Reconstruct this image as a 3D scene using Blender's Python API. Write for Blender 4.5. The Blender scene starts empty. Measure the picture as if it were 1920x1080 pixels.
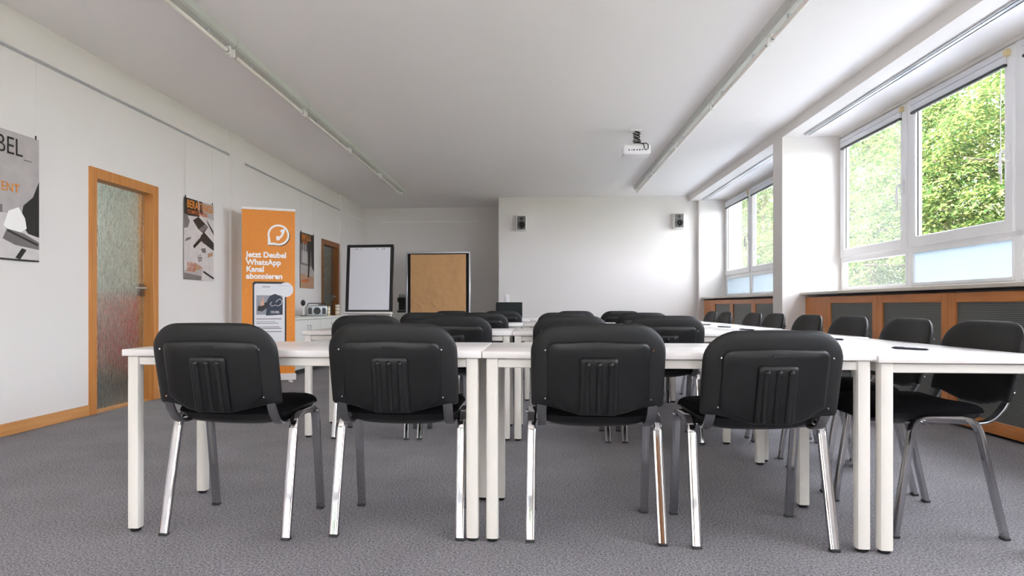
import bpy, bmesh, math, random
import numpy as np
from mathutils import Vector, Matrix
random.seed(7); PI = math.pi
SC = bpy.context.scene
COL = SC.collection

# ------------------------------------------------------------------ camera, world, light, exposure
F, PXC, PYC, CAMH = 1250.0, 902.0, 573.0, 0.88
YAW = math.atan((1005 - PXC) / F)
cam = bpy.data.cameras.new('camera'); camo = bpy.data.objects.new('camera', cam); COL.objects.link(camo)
cam.sensor_width = 36; cam.lens = 36 * F / 1920
cam.shift_x = (960 - PXC) / 1920; cam.shift_y = (PYC - 540) / 1920
cam.clip_start = 0.05
camo.location = (0, 0, CAMH); camo.rotation_euler = (PI / 2, 0, YAW)
SC.camera = camo
SC.view_settings.view_transform = 'Standard'; SC.view_settings.look = 'None'
SC.view_settings.gamma = 1; SC.view_settings.use_curve_mapping = False
SC.view_settings.exposure = 2.24
SKY = 3.9; SKYCOL = (0.90, 0.925, 1.02)
w = bpy.data.worlds.new('world'); SC.world = w; w.use_nodes = True
w.node_tree.nodes['Background'].inputs[0].default_value = (*SKYCOL, 1)
w.node_tree.nodes['Background'].inputs[1].default_value = SKY
SC.cycles.diffuse_bounces = 20; SC.cycles.max_bounces = 24; SC.cycles.transparent_max_bounces = 12
SC.cycles.sample_clamp_indirect = 20
sun = bpy.data.lights.new('sun', 'SUN'); suno = bpy.data.objects.new('sun', sun); COL.objects.link(suno)
sun.energy = 12.0; sun.angle = math.radians(2); sun.color = (1.0, 0.96, 0.90)
suno.rotation_euler = Vector((0.62, -0.12, -1.2)).to_track_quat('-Z', 'Y').to_euler()

def portal(loc, sx, sy, direction):
    l = bpy.data.lights.new('daylight_portal', 'AREA'); l.shape = 'RECTANGLE'; l.size = sx; l.size_y = sy
    l.cycles.is_portal = True
    o = bpy.data.objects.new('daylight_portal', l); COL.objects.link(o)
    o.location = loc; o.rotation_euler = Vector(direction).to_track_quat('-Z', 'Z').to_euler()

# ------------------------------------------------------------------ helpers
def lin(c):
    return tuple(((v / 255) / 12.92 if v / 255 <= .04045 else ((v / 255 + .055) / 1.055) ** 2.4) for v in c)
MATS = {}
def mat(name, srgb=(200, 200, 200), rough=.5, metal=0.0, spec=.5, bump=None, noise=None, coat=0):
    if name in MATS: return MATS[name]
    m = bpy.data.materials.new(name); m.use_nodes = True; MATS[name] = m
    nt = m.node_tree; b = nt.nodes['Principled BSDF']
    b.inputs['Base Color'].default_value = (*lin(srgb), 1)
    b.inputs['Roughness'].default_value = rough; b.inputs['Metallic'].default_value = metal
    b.inputs['Specular IOR Level'].default_value = spec
    b.inputs['Coat Weight'].default_value = coat
    if noise or bump:
        tc = nt.nodes.new('ShaderNodeTexCoord'); n = nt.nodes.new('ShaderNodeTexNoise')
        nt.links.new(tc.outputs['Object'], n.inputs['Vector'])
        n.inputs['Scale'].default_value = (noise or bump)[0]; n.inputs['Detail'].default_value = 5
    if noise:
        mx = nt.nodes.new('ShaderNodeMix'); mx.data_type = 'RGBA'
        a = lin(srgb); k = noise[1]
        mx.inputs[6].default_value = (*[v * (1 - k) for v in a], 1); mx.inputs[7].default_value = (*[min(1, v * (1 + k)) for v in a], 1)
        nt.links.new(n.outputs['Fac'], mx.inputs[0]); nt.links.new(mx.outputs[2], b.inputs['Base Color'])
    if bump:
        if noise:
            n = nt.nodes.new('ShaderNodeTexNoise'); nt.links.new(tc.outputs['Object'], n.inputs['Vector'])
            n.inputs['Scale'].default_value = bump[0]; n.inputs['Detail'].default_value = 4
        bp = nt.nodes.new('ShaderNodeBump'); bp.inputs['Strength'].default_value = bump[1]; bp.inputs['Distance'].default_value = bump[2]
        nt.links.new(n.outputs['Fac'], bp.inputs['Height']); nt.links.new(bp.outputs['Normal'], b.inputs['Normal'])
    return m

def obj(name, bm, m, parent=None, sharp=38, kind=None):
    me = bpy.data.meshes.new(name); bm.normal_update(); bm.to_mesh(me); bm.free()
    for p in me.polygons: p.use_smooth = True
    me.set_sharp_from_angle(angle=math.radians(sharp))
    for x in (m if isinstance(m, (list, tuple)) else [m]): me.materials.append(x)
    o = bpy.data.objects.new(name, me); COL.objects.link(o)
    if parent: o.parent = parent
    if kind: o['kind'] = kind
    return o
def tag(o, label, cat, group=None):
    o['label'] = label; o['category'] = cat
    if group: o['group'] = group
    return o
def thing(name, label, cat, loc=(0, 0, 0), rz=0, group=None, rot=None):
    o = bpy.data.objects.new(name, None); COL.objects.link(o); o.empty_display_size = .1
    o.location = loc; o.rotation_euler = rot or (0, 0, rz)
    return tag(o, label, cat, group)
def struct_empty(name, loc=(0, 0, 0), rz=0):
    o = bpy.data.objects.new(name, None); COL.objects.link(o); o.location = loc; o.rotation_euler = (0, 0, rz)
    o['kind'] = 'structure'; return o
def struct(name, bm, m, parent=None):
    o = obj(name, bm, m, parent)
    if not parent: o['kind'] = 'structure'
    return o
def dup(root, loc, rz, label, group=None):
    r = root.copy(); COL.objects.link(r); r.location = loc; r.rotation_euler = (0, 0, rz); r['label'] = label
    if group: r['group'] = group
    for ch in list(root.children):
        c = ch.copy(); COL.objects.link(c); c.parent = r
        for g in list(ch.children):
            d = g.copy(); COL.objects.link(d); d.parent = c
    return r
def B(): return bmesh.new()
def box(bm, x0, x1, y0, y1, z0, z1, bev=0, seg=1):
    t = bmesh.new(); r = bmesh.ops.create_cube(t, size=1)
    for v in t.verts:
        v.co = Vector(((x0 + x1) / 2 + v.co.x * (x1 - x0), (y0 + y1) / 2 + v.co.y * (y1 - y0), (z0 + z1) / 2 + v.co.z * (z1 - z0)))
    if bev: bmesh.ops.bevel(t, geom=t.edges[:], offset=bev, segments=seg, profile=.5, affect='EDGES')
    merge(bm, t); return bm
def merge(bm, t):
    me = bpy.data.meshes.new('tmp'); t.to_mesh(me); t.free(); bm.from_mesh(me); bpy.data.meshes.remove(me)
def bx(*a, **k): return box(B(), *a, **k)
def section(w, h, n=14, p=4.0):
    out = []
    for i in range(n):
        a = 2 * PI * (i + .5) / n; c, s = math.cos(a), math.sin(a)
        r = (abs(c) ** p + abs(s) ** p) ** (-1 / p); out.append((c * r * w / 2, s * r * h / 2))
    return out
def tube(bm, pts, w, h=None, side=None, n=12, p=2.0, caps=True, closed=False):
    h = h or w; pts = [Vector(q) for q in pts]; sec = section(w, h, n, p); rings = []
    N = len(pts); prev = None
    for i, q in enumerate(pts):
        if closed: t = pts[(i + 1) % N] - pts[i - 1]
        else: t = pts[min(i + 1, N - 1)] - pts[max(i - 1, 0)]
        t.normalize()
        if side is not None: s = Vector(side)
        elif prev is None: s = t.orthogonal()
        else: s = prev
        s = (s - t * s.dot(t)).normalized(); prev = s; u = t.cross(s)
        rings.append([bm.verts.new(q + s * a + u * b) for a, b in sec])
    for i in range(N if closed else N - 1):
        A, C = rings[i], rings[(i + 1) % N]
        for j in range(n): bm.faces.new((A[j], A[(j + 1) % n], C[(j + 1) % n], C[j]))
    if caps and not closed:
        bm.faces.new(rings[0][::-1]); bm.faces.new(rings[-1])
    return bm
def round_path(pts, r, n=6):
    pts = [Vector(p) for p in pts]; out = [pts[0]]
    for a, b, c in zip(pts, pts[1:], pts[2:]):
        d1, d2 = (a - b), (c - b); k = min(r, d1.length * .49, d2.length * .49)
        p, q = b + d1.normalized() * k, b + d2.normalized() * k
        for i in range(n + 1):
            t = i / n; out.append(p * (1 - t) ** 2 + b * 2 * t * (1 - t) + q * t * t)
    out.append(pts[-1]); return out
def resample(pts, step):
    out = [pts[0]]
    for a, b in zip(pts, pts[1:]):
        k = max(1, int((b - a).length / step))
        for i in range(1, k + 1): out.append(a.lerp(b, i / k))
    return out
def rrect(x0, x1, y0, y1, rs, n=6):
    """rounded rectangle outline; rs = radii (x,y) of the corners BL, BR, TR, TL"""
    out = []
    for (cx, cy, sx, sy, a0), (rx, ry) in zip(((x0, y0, 1, 1, PI), (x1, y0, -1, 1, 1.5 * PI), (x1, y1, -1, -1, 0), (x0, y1, 1, -1, .5 * PI)), rs):
        for i in range(n + 1):
            a = a0 + .5 * PI * i / n
            out.append((cx + sx * rx + math.cos(a) * rx, cy + sy * ry + math.sin(a) * ry))
    return out
def dense(out, step):
    r = []
    for a, b in zip(out, out[1:] + out[:1]):
        d = math.hypot(b[0] - a[0], b[1] - a[1]); k = max(1, int(d / step))
        for i in range(k): r.append((a[0] + (b[0] - a[0]) * i / k, a[1] + (b[1] - a[1]) * i / k))
    return r
def pillow(bm, outline, top, bot, fmap, rings=(.35, .65, .82, .91, .96, .985, 1.0), p=6.0):
    cx = sum(a for a, b in outline) / len(outline); cy = (min(b for a, b in outline) + max(b for a, b in outline)) / 2
    N = len(outline)
    def surf(sgn, T):
        c = bm.verts.new(fmap(cx, cy, sgn * T)); R = []
        for r in rings:
            h = sgn * T * max(0, 1 - r ** p) ** .5
            R.append([bm.verts.new(fmap(cx + (a - cx) * r, cy + (b - cy) * r, h)) for a, b in outline])
        for j in range(N):
            f = (c, R[0][j], R[0][(j + 1) % N]); bm.faces.new(f if sgn > 0 else f[::-1])
        for A, C in zip(R, R[1:]):
            for j in range(N):
                f = (A[j], C[j], C[(j + 1) % N], A[(j + 1) % N]); bm.faces.new(f if sgn > 0 else f[::-1])
    surf(1, top); surf(-1, bot)
    bmesh.ops.remove_doubles(bm, verts=bm.verts[:], dist=1e-5)
    bmesh.ops.recalc_face_normals(bm, faces=bm.faces[:]); return bm
def lathe(bm, prof, c=(0, 0, 0), n=20, axis='Z'):
    rings = []
    for r, z in prof:
        ring = []
        for i in range(n):
            a = 2 * PI * i / n; x, y = r * math.cos(a), r * math.sin(a)
            v = (x, y, z) if axis == 'Z' else ((x, z, y) if axis == 'Y' else (z, x, y))
            ring.append(bm.verts.new(Vector(c) + Vector(v)))
        rings.append(ring)
    for A, C in zip(rings, rings[1:]):
        for j in range(n): bm.faces.new((A[j], A[(j + 1) % n], C[(j + 1) % n], C[j]))
    bm.faces.new(rings[0]); bm.faces.new(rings[-1])
    bmesh.ops.recalc_face_normals(bm, faces=bm.faces[:]); return bm
def prism(bm, poly, z0, z1):
    a = [bm.verts.new((x, y, z0)) for x, y in poly]; b = [bm.verts.new((x, y, z1)) for x, y in poly]
    bm.faces.new(a[::-1]); bm.faces.new(b); n = len(poly)
    for i in range(n): bm.faces.new((a[i], a[(i + 1) % n], b[(i + 1) % n], b[i]))
    return bm
def flat_print(name, parent, polys, z=.0012):
    """printed shapes on a flat sheet: polygons of ink colours, each lying a hair over the last"""
    bm = B(); ms = []; 
    for i, (poly, m) in enumerate(polys):
        if m not in ms: ms.append(m)
        f = bm.faces.new([bm.verts.new((x, y, z + i * .00012)) for x, y in poly]); f.material_index = ms.index(m)
    bmesh.ops.recalc_face_normals(bm, faces=bm.faces[:])
    for f in bm.faces:
        if f.normal.z < 0: f.normal_flip()
    return obj(name, bm, ms, parent)
def lettering(text, parent, x, y, size, m, z=.003, bold=0, sx=1.0, align='LEFT', space=1.0):
    c = bpy.data.curves.new('lettering', 'FONT'); c.body = text; c.size = size; c.offset = bold; c.align_x = align
    c.extrude = .0003; c.space_character = space; c.resolution_u = 3
    f = bpy.data.objects.new('lettering_curve', c); COL.objects.link(f)
    me = bpy.data.meshes.new_from_object(f); bpy.data.objects.remove(f); bpy.data.curves.remove(c)
    me.name = 'lettering'; me.materials.clear(); me.materials.append(m)
    o = bpy.data.objects.new('lettering', me); COL.objects.link(o); o.parent = parent
    o.location = (x, y, z); o.scale = (sx, 1, 1); return o

# ------------------------------------------------------------------ materials
M_wall = mat('wall_paint', (226, 222, 218), .75, spec=.25, bump=(160, .08, .002))
M_ceil = mat('ceiling_paint', (247, 244, 242), .8, spec=.2, bump=(55, .25, .003))
M_white = mat('white_lacquer', (238, 235, 232), .35)
M_pvc = mat('window_plastic', (236, 236, 238), .3)
M_table = mat('table_laminate', (232, 228, 226), .22)
M_tleg = mat('table_steel_white', (230, 226, 218), .35)
M_black = mat('black_plastic', (27, 27, 28), .42, bump=(900, .1, .001))
M_shell = mat('chair_shell_plastic', (11, 11, 12), .42, bump=(700, .15, .001))
M_fab = mat('black_fabric', (12, 12, 14), .95, spec=.15, bump=(1500, .4, .001))
M_cush = mat('chair_back_vinyl', (11, 11, 12), .58, bump=(900, .2, .001))
M_chrome = mat('chrome', (188, 188, 190), .07, metal=1)
M_steel = mat('brushed_steel', (150, 150, 152), .3, metal=1)
M_alu = mat('aluminium', (205, 207, 210), .35, metal=.8)
M_rubber = mat('black_rubber', (15, 15, 15), .7)
M_stone = mat('sill_stone', (205, 198, 186), .35, noise=(60, .12))
M_grey = mat('grey_plastic', (120, 120, 118), .5)
M_dgrey = mat('dark_grey_plastic', (52, 52, 52), .5)

def wood(name, c1, c2, rough=.4, axis=2):
    m = bpy.data.materials.new(name); m.use_nodes = True; nt = m.node_tree; b = nt.nodes['Principled BSDF']
    tc = nt.nodes.new('ShaderNodeTexCoord'); mp = nt.nodes.new('ShaderNodeMapping'); n = nt.nodes.new('ShaderNodeTexNoise')
    s = [28, 28, 28]; s[axis] = 1.6; mp.inputs['Scale'].default_value = s
    nt.links.new(tc.outputs['Object'], mp.inputs['Vector']); nt.links.new(mp.outputs['Vector'], n.inputs['Vector'])
    n.inputs['Scale'].default_value = 1.5; n.inputs['Detail'].default_value = 6
    cr = nt.nodes.new('ShaderNodeValToRGB'); cr.color_ramp.elements[0].position = .3; cr.color_ramp.elements[1].position = .7
    cr.color_ramp.elements[0].color = (*lin(c1), 1); cr.color_ramp.elements[1].color = (*lin(c2), 1)
    nt.links.new(n.outputs['Fac'], cr.inputs['Fac']); nt.links.new(cr.outputs['Color'], b.inputs['Base Color'])
    b.inputs['Roughness'].default_value = rough; return m
M_beech = wood('beech_upright', (184, 118, 56), (204, 140, 74))
M_beechY = wood('beech_lengthwise', (196, 136, 76), (214, 158, 98), axis=1)
M_cover = wood('cover_beech', (190, 116, 56), (212, 138, 76))
M_coverY = wood('cover_beech_rail', (190, 116, 56), (212, 138, 76), axis=1)
M_door2 = wood('brown_veneer', (128, 78, 38), (150, 94, 48))

def carpet():
    m = bpy.data.materials.new('grey_carpet'); m.use_nodes = True; nt = m.node_tree; b = nt.nodes['Principled BSDF']
    tc = nt.nodes.new('ShaderNodeTexCoord')
    def noi(s, d, r=.6):
        n = nt.nodes.new('ShaderNodeTexNoise'); n.inputs['Scale'].default_value = s; n.inputs['Detail'].default_value = d
        n.inputs['Roughness'].default_value = r
        nt.links.new(tc.outputs['Object'], n.inputs['Vector']); return n
    n1, n2 = noi(120, 4, .9), noi(2.2, 3)
    cr = nt.nodes.new('ShaderNodeValToRGB'); e = cr.color_ramp.elements
    e[0].position = .36; e[0].color = (*lin((54, 53, 57)), 1); e[1].position = .66; e[1].color = (*lin((196, 193, 198)), 1)
    nt.links.new(n1.outputs['Fac'], cr.inputs['Fac'])
    mx = nt.nodes.new('ShaderNodeMix'); mx.data_type = 'RGBA'; mx.blend_type = 'MULTIPLY'; mx.inputs[0].default_value = 1
    c2 = nt.nodes.new('ShaderNodeValToRGB'); c2.color_ramp.elements[0].position = .3; c2.color_ramp.elements[0].color = (.82, .82, .82, 1)
    c2.color_ramp.elements[1].position = .7
    nt.links.new(n2.outputs['Fac'], c2.inputs['Fac'])
    nt.links.new(cr.outputs['Color'], mx.inputs[6]); nt.links.new(c2.outputs['Color'], mx.inputs[7])
    nt.links.new(mx.outputs[2], b.inputs['Base Color']); b.inputs['Roughness'].default_value = .95; b.inputs['Specular IOR Level'].default_value = .1
    bp = nt.nodes.new('ShaderNodeBump'); bp.inputs['Strength'].default_value = .6; bp.inputs['Distance'].default_value = .002
    nt.links.new(n1.outputs['Fac'], bp.inputs['Height']); nt.links.new(bp.outputs['Normal'], b.inputs['Normal'])
    return m
M_carpet = carpet()

def thin_glass(name, tint=(1, 1, 1), frost=0.0, frostcol=(.85, .93, 1)):
    m = bpy.data.materials.new(name); m.use_nodes = True; nt = m.node_tree; nt.nodes.clear()
    out = nt.nodes.new('ShaderNodeOutputMaterial'); tr = nt.nodes.new('ShaderNodeBsdfTransparent'); tr.inputs[0].default_value = (*tint, 1)
    gl = nt.nodes.new('ShaderNodeBsdfGlossy'); gl.inputs['Roughness'].default_value = .02
    lw = nt.nodes.new('ShaderNodeLayerWeight'); lw.inputs['Blend'].default_value = .5      # facing = 1 - |cos|: Schlick on both faces of the pane
    p5 = nt.nodes.new('ShaderNodeMath'); p5.operation = 'POWER'; p5.inputs[1].default_value = 5; nt.links.new(lw.outputs['Facing'], p5.inputs[0])
    ma = nt.nodes.new('ShaderNodeMath'); ma.operation = 'MULTIPLY_ADD'; ma.inputs[1].default_value = .96; ma.inputs[2].default_value = .04
    nt.links.new(p5.outputs[0], ma.inputs[0])
    mx = nt.nodes.new('ShaderNodeMixShader'); nt.links.new(ma.outputs[0], mx.inputs[0])
    base = tr
    if frost:
        tl = nt.nodes.new('ShaderNodeBsdfTranslucent'); tl.inputs[0].default_value = (*frostcol, 1)
        df = nt.nodes.new('ShaderNodeBsdfDiffuse'); df.inputs[0].default_value = (*frostcol, 1)
        a = nt.nodes.new('ShaderNodeMixShader'); a.inputs[0].default_value = .35
        nt.links.new(tl.outputs[0], a.inputs[1]); nt.links.new(df.outputs[0], a.inputs[2])
        b = nt.nodes.new('ShaderNodeMixShader'); b.inputs[0].default_value = frost
        nt.links.new(tr.outputs[0], b.inputs[1]); nt.links.new(a.outputs[0], b.inputs[2]); base = b
    nt.links.new(base.outputs[0], mx.inputs[1]); nt.links.new(gl.outputs[0], mx.inputs[2])
    nt.links.new(mx.outputs[0], out.inputs[0]); return m
M_glass = thin_glass('window_glass', tint=(.93, .935, .935)); M_haze = thin_glass('hazy_glass', tint=(.93, .935, .935), frost=.04, frostcol=(.62, .68, .72)); M_clear = thin_glass('clear_glass'); M_frost = thin_glass('frosted_film', frost=.95, frostcol=(.43, .48, .51))  # M_haze: whitish reflection on the panes mixed in as a milky layer

def door_glass():
    m = bpy.data.materials.new('rippled_door_glass'); m.use_nodes = True; nt = m.node_tree; b = nt.nodes['Principled BSDF']
    b.inputs['Base Color'].default_value = (.86, .91, .89, 1); b.inputs['Transmission Weight'].default_value = 1
    b.inputs['Roughness'].default_value = .16; b.inputs['IOR'].default_value = 1.35
    tc = nt.nodes.new('ShaderNodeTexCoord'); mp = nt.nodes.new('ShaderNodeMapping'); mp.inputs['Scale'].default_value = (1, 70, 9)
    n = nt.nodes.new('ShaderNodeTexNoise'); n.inputs['Scale'].default_value = 1.4; n.inputs['Detail'].default_value = 2
    nt.links.new(tc.outputs['Object'], mp.inputs['Vector']); nt.links.new(mp.outputs['Vector'], n.inputs['Vector'])
    bp = nt.nodes.new('ShaderNodeBump'); bp.inputs['Strength'].default_value = .55; bp.inputs['Distance'].default_value = .012
    nt.links.new(n.outputs['Fac'], bp.inputs['Height']); nt.links.new(bp.outputs['Normal'], b.inputs['Normal']); return m
M_dglass = door_glass()

def mesh_panel():
    m = bpy.data.materials.new('perforated_dark_metal'); m.use_nodes = True; nt = m.node_tree; b = nt.nodes['Principled BSDF']
    tc = nt.nodes.new('ShaderNodeTexCoord'); sp = nt.nodes.new('ShaderNodeSeparateXYZ'); nt.links.new(tc.outputs['Object'], sp.inputs[0])
    def mth(op, a, b=None, c=None):
        k = nt.nodes.new('ShaderNodeMath'); k.operation = op
        for i, v in enumerate((a, b, c)):
            if v is None: continue
            if isinstance(v, (int, float)): k.inputs[i].default_value = v
            else: nt.links.new(v, k.inputs[i])
        return k.outputs[0]
    P = 1 / .012
    zz = mth('MULTIPLY', sp.outputs['Z'], P * 1.0); row = mth('FLOOR', zz)
    yy = mth('ADD', mth('MULTIPLY', sp.outputs['Y'], P * .8), mth('MULTIPLY', mth('MODULO', row, 2.0), .5))
    fy = mth('SUBTRACT', mth('FRACT', yy), .5); fz = mth('SUBTRACT', mth('FRACT', zz), .5)
    d = mth('SQRT', mth('ADD', mth('MULTIPLY', fy, fy), mth('MULTIPLY', fz, fz)))
    hole = mth('LESS_THAN', d, .36)
    mx = nt.nodes.new('ShaderNodeMix'); mx.data_type = 'RGBA'; nt.links.new(hole, mx.inputs[0])
    mx.inputs[6].default_value = (*lin((122, 124, 120)), 1); mx.inputs[7].default_value = (*lin((22, 22, 22)), 1)
    nt.links.new(mx.outputs[2], b.inputs['Base Color']); b.inputs['Roughness'].default_value = .5
    return m
M_mesh = mesh_panel()

def leaf_mat():
    m = bpy.data.materials.new('leaves'); m.use_nodes = True; nt = m.node_tree; nt.nodes.clear()
    out = nt.nodes.new('ShaderNodeOutputMaterial'); g = nt.nodes.new('ShaderNodeNewGeometry')
    cr = nt.nodes.new('ShaderNodeValToRGB'); e = cr.color_ramp.elements
    e[0].position = 0; e[0].color = (*lin((46, 72, 38)), 1); e[1].position = 1; e[1].color = (*lin((144, 146, 84)), 1)
    k = e.new(.55); k.color = (*lin((86, 108, 56)), 1)
    nt.links.new(g.outputs['Random Per Island'], cr.inputs['Fac'])
    df = nt.nodes.new('ShaderNodeBsdfDiffuse'); tl = nt.nodes.new('ShaderNodeBsdfTranslucent'); mx = nt.nodes.new('ShaderNodeMixShader')
    mx.inputs[0].default_value = .35
    nt.links.new(cr.outputs[0], df.inputs[0]); nt.links.new(cr.outputs[0], tl.inputs[0])
    nt.links.new(df.outputs[0], mx.inputs[1]); nt.links.new(tl.outputs[0], mx.inputs[2]); nt.links.new(mx.outputs[0], out.inputs[0])
    return m
M_leaf = leaf_mat()
M_bark = mat('bark', (84, 72, 60), .9, noise=(12, .3))
M_grass = mat('grass_ground', (84, 88, 62), .95, noise=(3, .35))

# ------------------------------------------------------------------ room shell
XL, XB, XG = -3.57, 2.80, 3.42            # left wall face, beam face, window plane
YB, YR, XS = 12.55, 13.70, -0.70          # projection wall, recess wall, step
YF = -2.6                                 # wall behind the camera
ZC, ZS = 2.91, 2.80                       # ceiling, soffit
struct('floor', bx(XL - .14, 3.75, YF - .2, YR + .2, -.12, 0), M_carpet)
struct('ceiling', bx(-5.6, 3.85, YF - .2, YR + .3, ZC, ZC + .3), M_ceil)
D1, D2 = (5.06, 6.03), (10.87, 11.86)
bm = B()
for y0, y1, z0 in ((YF, D1[0], 0), (D1[0], D1[1], 2.0), (D1[1], D2[0], 0), (D2[0], D2[1], 2.0), (D2[1], YR + .2, 0)):
    box(bm, XL - .13, XL, y0, y1, z0, ZC)
for y0, y1 in ((7.5, 7.86), (11.9, 12.2), (3.3, 3.66)):
    box(bm, XL - .01, XL + .035, y0, y1, 0, ZC - .001)
struct('wall_left', bm, M_wall)
bm = B(); box(bm, XS, 3.75, YB, YR + .2, 0, ZC); box(bm, XL, XS, YR, YR + .2, 0, ZC); box(bm, 2.96, XG + .1, 12.43, YB + .01, 0, ZS)
struct('wall_back', bm, M_wall)
bm = B()
WN = [(12.43, 8.16), (7.86, 3.66), (3.34, -.86)]      # window bays far to near
for y1, y0 in WN:
    box(bm, XG, XG + .10, y0, y1, 0, 1.02); box(bm, XG, XG + .10, y0, y1, 2.775, ZC)
for y0, y1 in ((7.86, 8.16), (3.34, 3.66)): box(bm, XB, XG + .10, y0, y1, 0, ZS)
box(bm, XB, XG + .10, YF, -.86, 0, ZS)
struct('wall_right', bm, M_wall)
struct('trim_1', bx(XB, XG + .10, YF, YB, ZS, ZC + .01), M_wall)         # beam over the windows
WX, W5, D3 = (-3.25, 0.1), (1.75, 2.9), (0.45, 1.42)
bm = B()
for x0, x1, z0, z1 in ((XL, WX[0], 0, ZC), (WX[1], D3[0], 0, ZC), (D3[0], D3[1], 2.0, ZC), (D3[1], W5[0], 0, ZC), (W5[1], 3.52, 0, ZC), (WX[0], WX[1], 0, .30), (WX[0], WX[1], 2.76, ZC), (W5[0], W5[1], 0, .30), (W5[0], W5[1], 2.76, ZC)):
    box(bm, x0, x1, YF - .12, YF, z0, z1)
struct('wall_front', bm, M_wall)
for n, (y0, y1) in enumerate(((YF, D1[0]), (D1[1], 7.5), (7.86, D2[0]))):
    struct('baseboard_left' if n == 0 else 'baseboard_left.%03d' % n, bx(XL, XL + .014, y0, y1, 0, .085, bev=.003), M_beechY)
# picture rails
n = 2
for y0, y1, z in ((3.66, 7.5, 2.625), (7.86, 11.9, 2.61), (12.25, 13.6, 2.6)):
    bm = B(); box(bm, XL, XL + .012, y0, y1, z, z + .022); box(bm, XL + .012, XL + .016, y0, y1, z + .002, z + .006)
    struct('trim_%d' % n, bm, M_alu if n < 4 else M_white); n += 1
struct('trim_5', bx(-3.2, -1.2, YR - .012, YR, 2.605, 2.63), M_white)
# corridor behind the glass doors
M_corr = mat('corridor_paint', (206, 210, 206), .8)
struct('wall_corridor', bx(-5.6, -5.45, 2.5, YR, 0, ZC), M_corr)
bm = B(); box(bm, -5.45, XL - .13, 2.5, 2.6, 0, ZC); box(bm, -5.45, XL - .13, 8.7, 8.8, 0, ZC); box(bm, -5.45, XL - .13, YR - .1, YR, 0, ZC)
struct('wall_corridor_end', bm, M_corr)
struct('floor_corridor', bx(-5.6, XL - .14, 2.5, YR, -.12, 0), mat('corridor_carpet', (70, 70, 72), .95, noise=(150, .4)))
def corridor_fill_lamp(y, e):  # unseen lamps added so the corridor shows bright through the door glass
    t = thing('corridor_fill_lamp', 'added unseen round lamp lighting the corridor behind the %s glass door' % ('near' if y < 8 else 'far'), 'ceiling lamp', (-4.5, y, ZC))
    obj('lamp_base', lathe(B(), [(.15, 0), (.16, -.02), (.16, -.04)]), M_white, t)
    m = bpy.data.materials.new('fill_glow'); m.use_nodes = True; b = m.node_tree.nodes['Principled BSDF']
    b.inputs['Emission Color'].default_value = (.95, 1, .95, 1); b.inputs['Emission Strength'].default_value = e
    obj('lamp_shade', lathe(B(), [(.155, -.04), (.15, -.08), (.1, -.11), (.02, -.12)]), m, t)
corridor_fill_lamp(5.6, 42); corridor_fill_lamp(11.4, 6)

# ------------------------------------------------------------------ doors
def door(name, y0, y1, beech, glass):
    r = struct_empty(name, (XL, 0, 0))
    H = 2.0; fw = .085
    bm = B(); box(bm, -.10, .016, y0, y0 + fw, 0, H, bev=.003)
    obj('door_frame', bm, beech, r)
    obj('door_frame', box(B(), -.10, .016, y1 - fw, y1, 0, H, bev=.003), beech, r)
    obj('door_frame', box(B(), -.10, .016, y0 + fw, y1 - fw, H - fw, H, bev=.003), beech, r)
    obj('door_stop', box(B(), -.13, -.10, y1 - fw - .015, y1, 0, H), beech, r)
    g = obj('glass_leaf', bx(-.088, -.079, y0 + fw + .004, y1 - fw - .004, .012, H - fw - .004), glass, r)
    lk = obj('lock_case', box(B(), -.079, -.064, y1 - fw - .10, y1 - fw - .006, .97, 1.08, bev=.006), M_steel, r)
    tube(b2 := B(), round_path([(-.07, y1 - fw - .05, 1.04), (-.02, y1 - fw - .05, 1.04), (-.02, y1 - fw - .21, 1.04)], .02), .02)
    obj('door_handle', b2, M_alu, lk)
    for z in (.28, 1.62): obj('hinge', box(B(), -.079, -.062, y0 + fw, y0 + fw + .06, z, z + .09, bev=.004), M_steel, r)
    obj('threshold', bx(-.13, .0, y0 + fw, y1 - fw, .0, .006), M_beechY, r)
door('door_1', *D1, M_beech, M_dglass)
door('door_2', *D2, M_door2, M_dglass)
# red armchair in the corridor
M_red = mat('red_upholstery', (168, 26, 40), .8)
t = thing('armchair', 'red upholstered armchair blurred behind the near glass door', 'armchair', (-4.72, 7.76, 0), PI)
obj('seat', box(B(), -.36, .36, -.36, .36, .12, .46, bev=.05, seg=3), M_red, t)
obj('backrest', box(B(), -.38, .38, .30, .46, .12, .98, bev=.05, seg=3), M_red, t)
for s in (-1, 1): obj('armrest', box(B(), s * .41 - .07, s * .41 + .07, -.36, .42, .12, .64, bev=.04, seg=3), M_red, t)
for sx in (-.32, .32):
    for sy in (-.28, .36): obj('leg', bx(sx - .025, sx + .025, sy - .025, sy + .025, 0, .13), M_black, t)

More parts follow.
